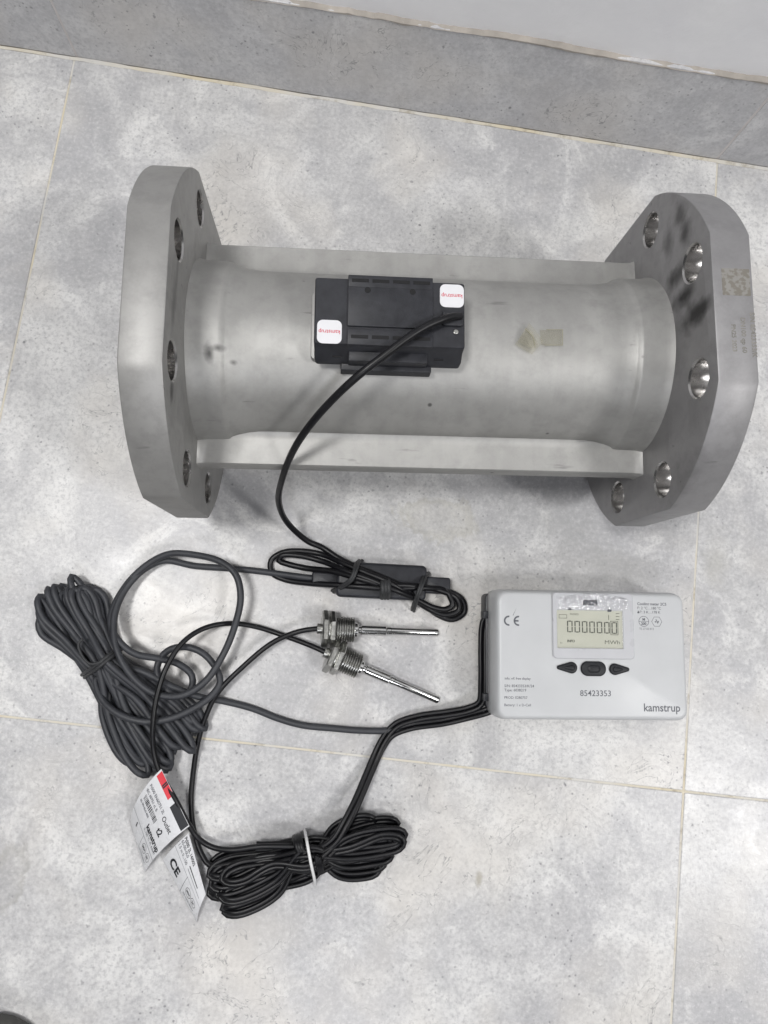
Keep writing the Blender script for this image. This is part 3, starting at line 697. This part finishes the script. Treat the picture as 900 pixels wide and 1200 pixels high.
# ------------------------------------------------------------------ temperature probes
def probe(label, ua, ub):
    A = at(ua[0], ua[1], 0.0128); B = at(ub[0], ub[1], 0.0036)
    d = B - A; L = d.length
    rot = d.to_track_quat('X', 'Z')
    root = thing('temperature_probe', label, 'probe', (A.x, A.y, 0.0), 0.0)
    T = Matrix.Translation(Vector((0, 0, A.z))) @ rot.to_matrix().to_4x4()
    def part(name, me, mat, parent=root, sm=35):
        me.transform(T); return link(name, me, mat, parent, smooth=sm)
    def hexn(x0, x1, r, ph=0.0):
        c = 0.0010; V = []; rg = []
        for x, rr2 in ((x0, r - c), (x0 + c, r), (x1 - c, r), (x1, r - c)):
            rg.append([(x, rr2 * math.cos(ph + i * math.pi / 3), rr2 * math.sin(ph + i * math.pi / 3)) for i in range(6)])
        return rings_mesh('hex', rg)
    s = L / 0.0995
    part('cable_gland', lathe('g', [(0, 0.0028), (0.0, 0.0042), (0.0035 * s, 0.0042), (0.0035 * s, 0.0036), (0.005 * s, 0.0036)], 24), M_NUT)
    part('hex_nut', hexn(0.0038 * s, 0.0088 * s, 0.0148), M_NUT, sm=25)
    part('washer', lathe('w', [(0.0083 * s, 0.003), (0.0083 * s, 0.0108), (0.0102 * s, 0.0108), (0.0102 * s, 0.003)], 32), M_NUT)
    part('hex_nut', hexn(0.0098 * s, 0.0146 * s, 0.0143, 0.08), M_NUT, sm=25)
    pr = [(0.0140 * s, 0.003), (0.0140 * s, 0.0090)]; x = 0.0150
    while x < 0.0285:
        pr += [(x * s, 0.0080), ((x + 0.0006) * s, 0.0101), ((x + 0.0010) * s, 0.0101), ((x + 0.0016) * s, 0.0080)]; x += 0.0019
    pr += [(0.0293 * s, 0.0088), (0.0293 * s, 0.003)]
    part('threaded_body', lathe('th', pr, 40), M_NUT, sm=25)
    part('collar', lathe('c', [(0.0292 * s, 0.002), (0.0292 * s, 0.0052), (0.0300 * s, 0.0058), (0.0322 * s, 0.0058), (0.0330 * s, 0.0050), (0.0332 * s, 0.0030), (0.0355 * s, 0.0030), (0.0355 * s, 0.002)], 32), M_CHROME)
    part('sleeve', lathe('s', [(0.0352 * s, 0.002), (0.0352 * s, 0.0036), (0.0358 * s, 0.0041), (0.0555 * s, 0.0041), (0.0560 * s, 0.0037), (0.0562 * s, 0.0028), (0.0568 * s, 0.0028), (0.057 * s, 0.0034), (0.0598 * s, 0.0034), (0.0602 * s, 0.002)], 32), M_CHROME)
    part('probe_tip', lathe('p', [(0.0600 * s, 0.002), (0.0602 * s, 0.0031), (0.0982 * s, 0.0031), (0.0992 * s, 0.0027), (0.0995 * s, 0.0018)], 32), M_CHROME)
    return root
probe('steel threaded temperature probe lying level next to the black cable adapter', (371.5, 736.5), (513.5, 741.5))
probe('steel threaded temperature probe lying slanted, tip pointing to the display unit', (380, 764), (514, 820.5))

# ------------------------------------------------------------------ cables
CR = 0.0026
# black signal cable from the meter into the tied coil round the adapter
sig = thing('signal_cable', 'black cable running from the electronics box into a small tied coil', 'cable', at(420, 680, 0.0))
def child(o):  # keep world-space mesh under an empty with a location
    o.location = -Vector(o.parent.location); return o
def c7(x, y, z): return (300 + x / 3.103, 560 + y / 3.103, z)
main = px([(540, 371, .1888), (531, 371, .1910), (517, 375, .1930), (497, 384, .1935), (475, 398, .1935), (450, 417, .1915), (425, 436, .188), (398, 460, .179), (370, 490, .165), (347, 522, .143), (332, 557, .108), (327, 590, .062), (338, 614, .032), (362, 635, .015)])
coil = [c7(*p) for p in ((235, 250, .012), (300, 292, .014), (370, 325, .020), (450, 358, .0225), (530, 395, .0225), (600, 450, .012), (665, 500, .0045), (715, 515, .003), (757, 490, .003), (752, 445, .005), (700, 412, .010), (610, 400, .020), (500, 402, .0235), (400, 397, .0235), (300, 390, .018), (190, 383, .009), (105, 370, .004), (58, 345, .003), (55, 300, .003), (95, 272, .004), (160, 266, .006), (240, 278, .008),
        (320, 312, .018), (400, 345, .0235), (480, 378, .027), (550, 420, .021), (620, 472, .010), (690, 498, .0075), (738, 480, .0075), (730, 440, .009), (670, 410, .014), (560, 392, .0225), (460, 388, .0265), (370, 365, .025), (280, 340, .017), (180, 328, .008), (110, 312, .006), (82, 300, .006), (92, 283, .0075), (150, 282, .0085), (240, 303, .0105),
        (330, 340, .0215), (420, 372, .0265), (510, 410, .0265), (580, 440, .018), (640, 470, .013), (690, 478, .011), (715, 462, .011), (705, 432, .012), (690, 400, .011), (672, 385, .0095))]
child(link('cable', sweep([catmull(main + [at(*p) for p in coil], 0.0025)], CR - 0.0002, 10), M_CABLE, sig, smooth=80))
# inline adapter
P0 = at(*c7(290, 382, 0.008)); P1 = at(*c7(612, 372, 0.008)); AC = at(*c7(452, 378, 0.0)); AY = math.atan2(*(at(*c7(610, 345, 0)) - at(*c7(330, 330, 0))).yx)
adapter = thing('cable_adapter', 'black inline cable adapter box strapped inside the coiled black cable', 'adapter', (AC.x, AC.y, 0), AY)
LW = (P1 - P0).length
link('case', slab('case', rrect(0, 0, LW, 0.0285, 0.0040, 5), 0.0, 0.0185, 0.0025), M_BLACK, adapter, smooth=45)
link('strain_relief', slab('sr', rrect(-LW / 2 - 0.009, -0.001, 0.0220, 0.0120, 0.0016, 4), 0.003, 0.0125, 0.0015), M_BLACK, adapter, smooth=45)
link('strain_relief', slab('sr', rrect(LW / 2 + 0.009, -0.001, 0.0230, 0.0135, 0.0022, 4), 0.003, 0.0135, 0.0015), M_BLACK, adapter, smooth=45)
def strap(pts, r, parent, mat, name='tie'):
    return child(link(name, sweep([catmull([at(*p) for p in pts], 0.002)], r, 8), mat, parent, smooth=80))
strap([c7(385, 300, .002), c7(372, 312, .020), c7(366, 335, .029), c7(352, 368, .029), c7(315, 398, .021), c7(282, 416, .004)], 0.0013, sig, M_TIE)
strap([c7(375, 300, .002), c7(362, 314, .020), c7(357, 335, .029), c7(345, 366, .029), c7(308, 394, .021), c7(276, 410, .004)], 0.0013, sig, M_TIE)
strap([c7(628, 345, .003), c7(617, 360, .018), c7(604, 395, .026), c7(590, 435, .024), c7(578, 470, .010), c7(574, 485, .002)], 0.0013, sig, M_TIE)
strap([c7(618, 345, .003), c7(608, 360, .018), c7(596, 395, .026), c7(582, 433, .024), c7(570, 466, .010), c7(567, 480, .002)], 0.0013, sig, M_TIE)
for i in range(3):
    strap([c7(458 + i * 11, 366, .0195), c7(460 + i * 11, 384, .0300), c7(460 + i * 11, 412, .0300), c7(458 + i * 11, 436, .0195)], 0.0020, sig, M_TIE, 'tape_wrap')

# grey cable: display unit -> hank -> loose loops -> adapter
greyc = thing('grey_cable', 'dark grey cable gathered in a long tied hank with loose loops', 'cable', at(150, 790, 0))
def hank(W, dA, pA, dB, pB, N, waist, cA, hA, uA, cB, hB, uB, r, layers, rnd, zmax):
    """narrow loops fanned out through a tied waist; offsets in photo pixels on the floor, z in metres"""
    pts = []
    perm = list(range(N)); rnd.shuffle(perm)
    for i in range(N):
        o1 = (perm[i] + 0.5) / N; o2 = min(1, max(0, o1 + rnd.uniform(-0.18, 0.18)))
        lay = i / max(N - 1, 1)
        a_c = cA[0] + (cA[1] - cA[0]) * o1 + rnd.uniform(-2, 2); b_c = cB[0] + (cB[1] - cB[0]) * o2 + rnd.uniform(-2, 2)
        ha = rnd.uniform(*hA); hb = rnd.uniform(*hB)
        am = (cA[0] + cA[1]) / 2; bm = (cB[0] + cB[1]) / 2
        ua = rnd.uniform(*uA) - 14 * (abs(a_c - am) / abs(cA[1] - am)) ** 2; ub = rnd.uniform(*uB) - 16 * (abs(b_c - bm) / abs(cB[1] - bm)) ** 2
        dome_a = 1 - 0.55 * (abs(a_c - am) / abs(cA[1] - am)) ** 2; dome_b = 1 - 0.55 * (abs(b_c - bm) / abs(cB[1] - bm)) ** 2
        za = r * 1.02 + zmax * lay * dome_a; zb = r * 1.02 + zmax * lay * dome_b
        def add(d, p, a, l, z): pts.append((W[0] + d[0] * a + p[0] * l, W[1] + d[1] * a + p[1] * l, max(z, r * 1.02) + rnd.uniform(0, 0.0010)))
        w1 = waist * (2 * o1 - 1) + rnd.uniform(-4, 4); w2 = waist * (2 * o2 - 1) + rnd.uniform(-4, 4)
        zw = lambda w: r + zmax * 1.15 * lay * (1 - 0.5 * min(1, abs(w) / waist) ** 2) + 0.002
        add(dB, pB, 0, w1, zw(w1))
        add(dA, pA, ua * 0.42, w1 * 0.5 + (a_c - ha) * 0.5, za); add(dA, pA, ua * 0.78, a_c - ha, za); add(dA, pA, ua * 0.94, a_c - ha * 0.7, za)
        add(dA, pA, ua, a_c, za - r)
        add(dA, pA, ua * 0.94, a_c + ha * 0.7, za - 1.6 * r); add(dA, pA, ua * 0.78, a_c + ha, za - 1.6 * r); add(dA, pA, ua * 0.42, w2 * 0.5 + (a_c + ha) * 0.5, za - 1.6 * r)
        add(dA, pA, 0, w2, zw(w2) - r)
        add(dB, pB, ub * 0.42, w2 * 0.4 + (b_c + hb) * 0.6, zb - 1.6 * r); add(dB, pB, ub * 0.80, b_c + hb, zb - 1.6 * r); add(dB, pB, ub * 0.95, b_c + hb * 0.7, zb - 1.6 * r)
        add(dB, pB, ub, b_c, zb - r)
        add(dB, pB, ub * 0.95, b_c - hb * 0.7, zb); add(dB, pB, ub * 0.80, b_c - hb, zb); add(dB, pB, ub * 0.42, w1 * 0.4 + (b_c - hb) * 0.6, zb)
    return pts
def nrm(x, y): l = math.hypot(x, y); return (x / l, y / l)
rg = random.Random(11)
dA = nrm(-48, -91); dB = nrm(82, 117)
H = hank((119, 776), dA, (-dA[1], dA[0]), dB, (dB[1], -dB[0]), 21, 18, (-38, 32), (4, 9), (92, 110), (-40, 56), (4, 10), (128, 152), 0.0028, 4, rg, 0.017)
lead = [(569, 833, .010), (556, 834, .004), (530, 840, .0035), (500, 848, .0028), (455, 856, .0028), (420, 856, .0028), (390, 853.5, .0028), (355, 850, .0028), (326, 842, .0028), (295, 830, .003), (261, 821.5, .005), (235, 817, .014), (205, 806, .019), (160, 785, .020)]
loops = [(113, 795, .012), (117, 815, .016), (136, 835, .021), (168, 845.6, .0225), (199, 842, .022), (227, 830, .019), (247, 816, .016), (258, 799, .014), (252.5, 782, .014), (237, 765, .014), (216, 758, .014), (196, 763, .016), (184, 782, .019), (190, 802, .020),
         (207, 815, .019), (223, 809, .016), (225, 792, .014), (209, 778, .016), (185, 771.6, .019), (158, 766, .022), (140, 752, .022), (130, 732, .018), (134, 710, .012), (151, 682, .010), (175, 660, .012), (199, 649, .015), (227, 650, .018), (258, 658, .022), (276, 673, .024), (282, 699, .024), (275, 734, .021), (261, 768, .020), (240, 799, .0215), (213, 815, .0235), (182, 813, .0265), (158, 796, .0275), (141, 771, .0265), (134, 747, .023), (135.5, 716, .017), (148, 689, .012), (168, 668, .009), (192, 657, .007), (227, 663, .0055), (268, 666, .004), (300, 669, .0035), (330, 673, .0045), (352, 676, .007), (370, 678, .0078)]
child(link('cable', sweep([catmull([at(*p) for p in lead + H + loops], 0.003)], 0.0027, 10), M_GREYC, greyc, smooth=80))
strap([(96, 791, .002), (100, 788, .014), (112, 780, .0255), (126, 769, .0255), (138, 760, .014), (143, 757, .002)], 0.0014, greyc, M_TIE)
strap([(99, 794, .002), (103, 790, .014), (114, 783, .0255), (128, 772, .0255), (141, 762, .014), (145, 759, .002)], 0.0014, greyc, M_TIE)
strap([(121, 775, .027), (106, 778, .0265), (96, 768, .026), (92, 754, .0255), (97, 749, .0255)], 0.0011, greyc, M_TIE, 'tie_end')

# black sensor cable: twin lead hank with a white wire tie, leads to both probes and to the display unit
senc = thing('sensor_cable', 'black twin sensor cable in a thick hank bound with a white tie', 'cable', at(360, 1010, 0))
rs = random.Random(5)
dL = nrm(-117, 40); dR = nrm(113, -13)
SR = 0.0019
HB = hank((362, 1005), dL, (-dL[1], dL[0]), dR, (-dR[1], dR[0]), 14, 20, (-30, 28), (4, 11), (104, 128), (-36, 19), (4, 12), (94, 118), 0.0022, 3, rs, 0.018)
def tw(path, mat=M_CABLE, name='twin_lead', step=0.003):
    A, B = twin(catmull([at(*p) for p in path], step), SR * 0.97)
    for v in A + B:
        if v.z < SR: v.z = SR
    return child(link(name, sweep([A, B], SR, 8), mat, senc, smooth=80))
tw([(300, 992, .012)] + HB + [(345, 1003, .016), (372, 998, .019), (392, 985, .021), (404, 965, .020), (416, 942, .016), (428, 914, .010), (439, 888, .0055), (450, 866, .0045), (464, 850, .0045), (490, 841, .0055), (525, 836, .008), (550, 831, .010), (563, 824, .012), (565.5, 800, .0135), (565.5, 760, .0135), (566.5, 735, .0135), (569, 726, .0135), (574, 724, .0135)])
tw([(340, 1012, .016), (375, 1003, .018), (398, 978, .019), (413, 952, .017), (424, 928, .013), (435, 902, .0075), (447, 876, .0035), (458, 861, .0035), (480, 852, .006), (520, 846, .0075), (550, 839, .010), (569, 834, .011), (574, 832, .012)])
def single(path): return child(link('probe_lead', sweep([catmull([at(*p) for p in path], 0.003)], 0.0021, 10), M_CABLE, senc, smooth=80))
single([(372.5, 736.6, .0128), (360, 738, .0125), (345, 741.5, .0115), (318, 754, .0125), (285, 781, .013), (255, 812, .013), (241, 840, .010), (232, 870, .0065), (226.5, 905, .0035), (224, 935, .0025), (225, 960, .0025), (229, 980, .004), (236, 1000, .006), (246, 1014, .009), (270, 1012, .012), (310, 1003, .014), (350, 1001, .016)])
single([(381.5, 764.6, .0126), (372, 760, .012), (360, 755, .010), (330, 744, .006), (300, 734.5, .006), (270, 730.5, .010), (240, 736, .017), (215, 752, .0245), (196, 780, .029), (184, 815, .030), (179, 850, .029), (180, 880, .024), (186, 903, .0215), (205, 936, .0195), (221, 966, .0145), (231, 981, .011), (247, 992, .011), (270, 996, .014), (305, 992, .016), (350, 992, .016)])
# ties on the black hank
strap([(357, 973, .001), (358, 977, .014), (360, 988, .0255), (364, 1010, .0275), (368, 1028, .019), (369, 1036, .001)], 0.0012, senc, M_WTIE, 'white_tie')
for i in range(3):
    strap([(345 + i * 3, 981 - i, .006), (345 + i * 3, 983 - i, .016), (347 + i * 3, 990, .0235), (350 + i * 3, 998, .024)], 0.0022, senc, M_CABLE, 'tie')
    strap([(370 + i * 2, 1002 + i, .0265), (372 + i * 2, 1012, .0250), (374 + i * 2, 1022, .0195)], 0.0016, senc, M_CABLE, 'tie')

# ------------------------------------------------------------------ label flags on the sensor cable
def flag(label, corners, bow, marks):
    """corners (px, z): u runs c0->c1 along the top, v from top (0) to bottom (1): c0, c1, c2 (below c1), c3 (below c0)"""
    c = [at(*p) for p in corners]; loc = (c[0] + c[1] + c[2] + c[3]) / 4; loc.z = 0
    root = thing('cable_label', label, 'label', loc)
    def surf(u, v, off=0.0):
        P = (c[0] * (1 - u) + c[1] * u) * (1 - v) + (c[3] * (1 - u) + c[2] * u) * v
        P = P + Vector((bow[0], bow[1], bow[2])) * (4 * v * (1 - v)) - loc
        du = ((c[1] - c[0]) * (1 - v) + (c[2] - c[3]) * v); dv = ((c[3] - c[0]) * (1 - u) + (c[2] - c[1]) * u) + Vector(bow) * (4 - 8 * v)
        n = du.cross(dv).normalized()
        if n.z < 0: n = -n
        P = P + n * off
        return P
    n = 24; V = []; F = []
    for s in (0, 1):
        for j in range(n + 1):
            for i in range(n + 1): V.append(surf(i / n, j / n, 0.00025 * s))
    q = (n + 1) ** 2
    for s in (0, 1):
        for j in range(n):
            for i in range(n):
                a = s * q + j * (n + 1) + i; F.append((a, a + 1, a + n + 2, a + n + 1))
    edge = [i for i in range(n + 1)] + [j * (n + 1) + n for j in range(1, n + 1)] + [n * (n + 1) + i for i in range(n - 1, -1, -1)] + [j * (n + 1) for j in range(n - 1, 0, -1)]
    for i in range(len(edge)): a = edge[i]; b = edge[(i + 1) % len(edge)]; F.append((a, b, b + q, a + q))
    sheet = link('sheet', mesh('sheet', V, F), M_PAPER, root, smooth=40)
    wid = (c[1] - c[0]).length; hei = (c[3] - c[0]).length
    for mk in marks:
        kind = mk[0]
        if kind == 'text':
            _, body, u, v, size, bold, mat = mk
            me = text_mesh(body, size, 'LEFT', bold)
            for vt in me.vertices: vt.co = surf(u + vt.co.x / wid, v - vt.co.y / hei, 0.00050)
            link('lettering', me, mat, sheet)
        elif kind == 'strip':
            _, u0, u1, v0, v1, mat, nm = mk
            V2 = []; F2 = []; m = 8
            for j in range(m + 1):
                for i in range(m + 1): V2.append(surf(u0 + (u1 - u0) * i / m, v0 + (v1 - v0) * j / m, 0.00032))
            for j in range(m):
                for i in range(m): a = j * (m + 1) + i; F2.append((a, a + 1, a + m + 2, a + m + 1))
            link(nm, mesh(nm, V2, F2), mat, sheet)
        elif kind == 'ring':
            _, u, v, r, nn, t = mk
            V2 = []; F2 = []
            for i in range(nn):
                a = 2 * math.pi * i / nn
                V2.append(surf(u + r * math.cos(a) / wid, v - r * math.sin(a) / hei, 0.00034)); V2.append(surf(u + (r - t) * math.cos(a) / wid, v - (r - t) * math.sin(a) / hei, 0.00034))
            for i in range(nn): a = 2 * i; b = 2 * ((i + 1) % nn); F2.append((a, b, b + 1, a + 1))
            link('symbol', mesh('symbol', V2, F2), M_INK, sheet)
    return root
rb = random.Random(2); bars = []; u = 0.10
while u < 0.55:
    wv = rb.choice((0.008, 0.012, 0.02)); bars.append(('strip', u, u + wv, 0.37, 0.45, M_INK, 'bar')); u += wv + rb.choice((0.01, 0.016))
flag('white cable label with red and black strips reading Outlet t2',
     [(189, 901, .0240), (222, 968, .0175), (170, 1022, .0010), (153, 962, .0035)], (-0.003, 0.001, 0.006),
     [('strip', 0.03, 0.45, 0.005, 0.105, M_REDS, 'red_strip'), ('strip', 0.56, 0.98, 0.005, 0.125, M_INK, 'black_strip'),
      ('text', 'II', 0.20, 0.055, 0.0065, 0.0003, M_INK), ('text', 'Outlet', 0.60, 0.27, 0.0052, 0.00003, M_INK), ('text', 't2', 0.68, 0.42, 0.0072, 0.00018, M_INK),
      ('text', 'Pt500 EN60751 2L', 0.05, 0.24, 0.0033, 0.00003, M_INKG), ('text', 'IEC 60751 cl. B', 0.05, 0.32, 0.0031, 0.00003, M_INKG),
      ('text', '65-00-0L0-400', 0.06, 0.50, 0.0028, 0.00002, M_INKG),
      ('text', 'kamstrup', 0.48, 0.57, 0.0062, 0.00018, M_INK), ('text', '0...150 °C  PL 6.0x47', 0.46, 0.645, 0.0028, 0.00002, M_INKG),
      ('strip', 0.0, 1.0, 0.715, 0.722, M_INKG, 'rule'), ('strip', 0.53, 0.537, 0.722, 1.0, M_INKG, 'rule'),
      ('text', '1', 0.22, 0.80, 0.0060, 0.0003, M_INK),
      ('ring', 0.69, 0.82, 0.0038, 24, 0.00035), ('ring', 0.87, 0.82, 0.0038, 6, 0.00035), ('text', 'M24', 0.635, 0.82, 0.0028, 0.0001, M_INK), ('text', '24', 0.83, 0.82, 0.0030, 0.0001, M_INK),
      ('text', 'DK-0200-MI004', 0.58, 0.93, 0.0022, 0.00002, M_INKG)] + bars)
flag('white cable label printed with a large CE mark beside the black hank',
     [(221, 976, .0105), (241, 1048, .0085), (231, 1081, .0008), (191, 1007, .0030)], (-0.001, 0.0, 0.003),
     [('text', 'CE', 0.10, 0.72, 0.0098, 0.00035, M_INK), ('strip', 0.0, 1.0, 0.43, 0.438, M_INKG, 'rule'), ('strip', 0.50, 0.508, 0.438, 1.0, M_INKG, 'rule'),
      ('text', 'Pt500 2L 14/002', 0.02, 0.10, 0.0033, 0.00006, M_INK), ('text', '65-00-0L0', 0.02, 0.20, 0.0032, 0.00004, M_INKG), ('text', '1.5 m 0...150', 0.02, 0.31, 0.0031, 0.00003, M_INKG),
      ('strip', 0.42, 0.78, 0.22, 0.25, M_INK, 'rule'), ('strip', 0.42, 0.90, 0.31, 0.325, M_INKG, 'rule'),
      ('ring', 0.66, 0.66, 0.0036, 24, 0.00035), ('ring', 0.82, 0.66, 0.0036, 6, 0.00035), ('text', 'M24', 0.61, 0.66, 0.0026, 0.0001, M_INK), ('text', '24', 0.785, 0.66, 0.0028, 0.0001, M_INK),
      ('text', 'DK-0200-MI004', 0.56, 0.86, 0.0022, 0.00002, M_INKG)])

# ------------------------------------------------------------------ toe of a shoe at the edge of the view
sp = at(-18, 1212, 0.0)
shoe = thing('shoe', 'dark grey-green rounded shoe toe standing on the floor tiles', 'shoe', (sp.x, sp.y, 0), math.radians(128))
def foot(scale, L=0.13):
    P = []
    for i in range(40):
        a = 2 * math.pi * i / 40; c_, s_ = math.cos(a), math.sin(a)
        P.append((math.copysign(abs(c_) ** 0.8, c_) * L * scale + 0.0 - L + 0.012, math.copysign(abs(s_) ** 0.75, s_) * 0.047 * scale * (1 - 0.18 * (c_ < -0.2))))
    return P
M_SHOE = mat_plain('shoe_upper', (0.050, 0.052, 0.045), 0.7, 0, 0.2, 90, 0.3, 500); M_SOLE = mat_plain('shoe_sole', (0.075, 0.075, 0.07), 0.75, 0, 0.2, 90, 0.3, 400)
link('sole', rings_mesh('sole', [[(x, y, z) for x, y in foot(f)] for z, f in ((0.0, 0.97), (0.004, 1.0), (0.014, 1.0), (0.016, 0.985))]), M_SOLE, shoe, smooth=40)
link('upper', rings_mesh('upper', [[(x * (1 - 0.0) - 0.0, y, z) for x, y in foot(f)] for z, f in ((0.0155, 0.965), (0.026, 0.965), (0.037, 0.93), (0.046, 0.86), (0.052, 0.72), (0.056, 0.5), (0.058, 0.2))]), M_SHOE, shoe, smooth=60)
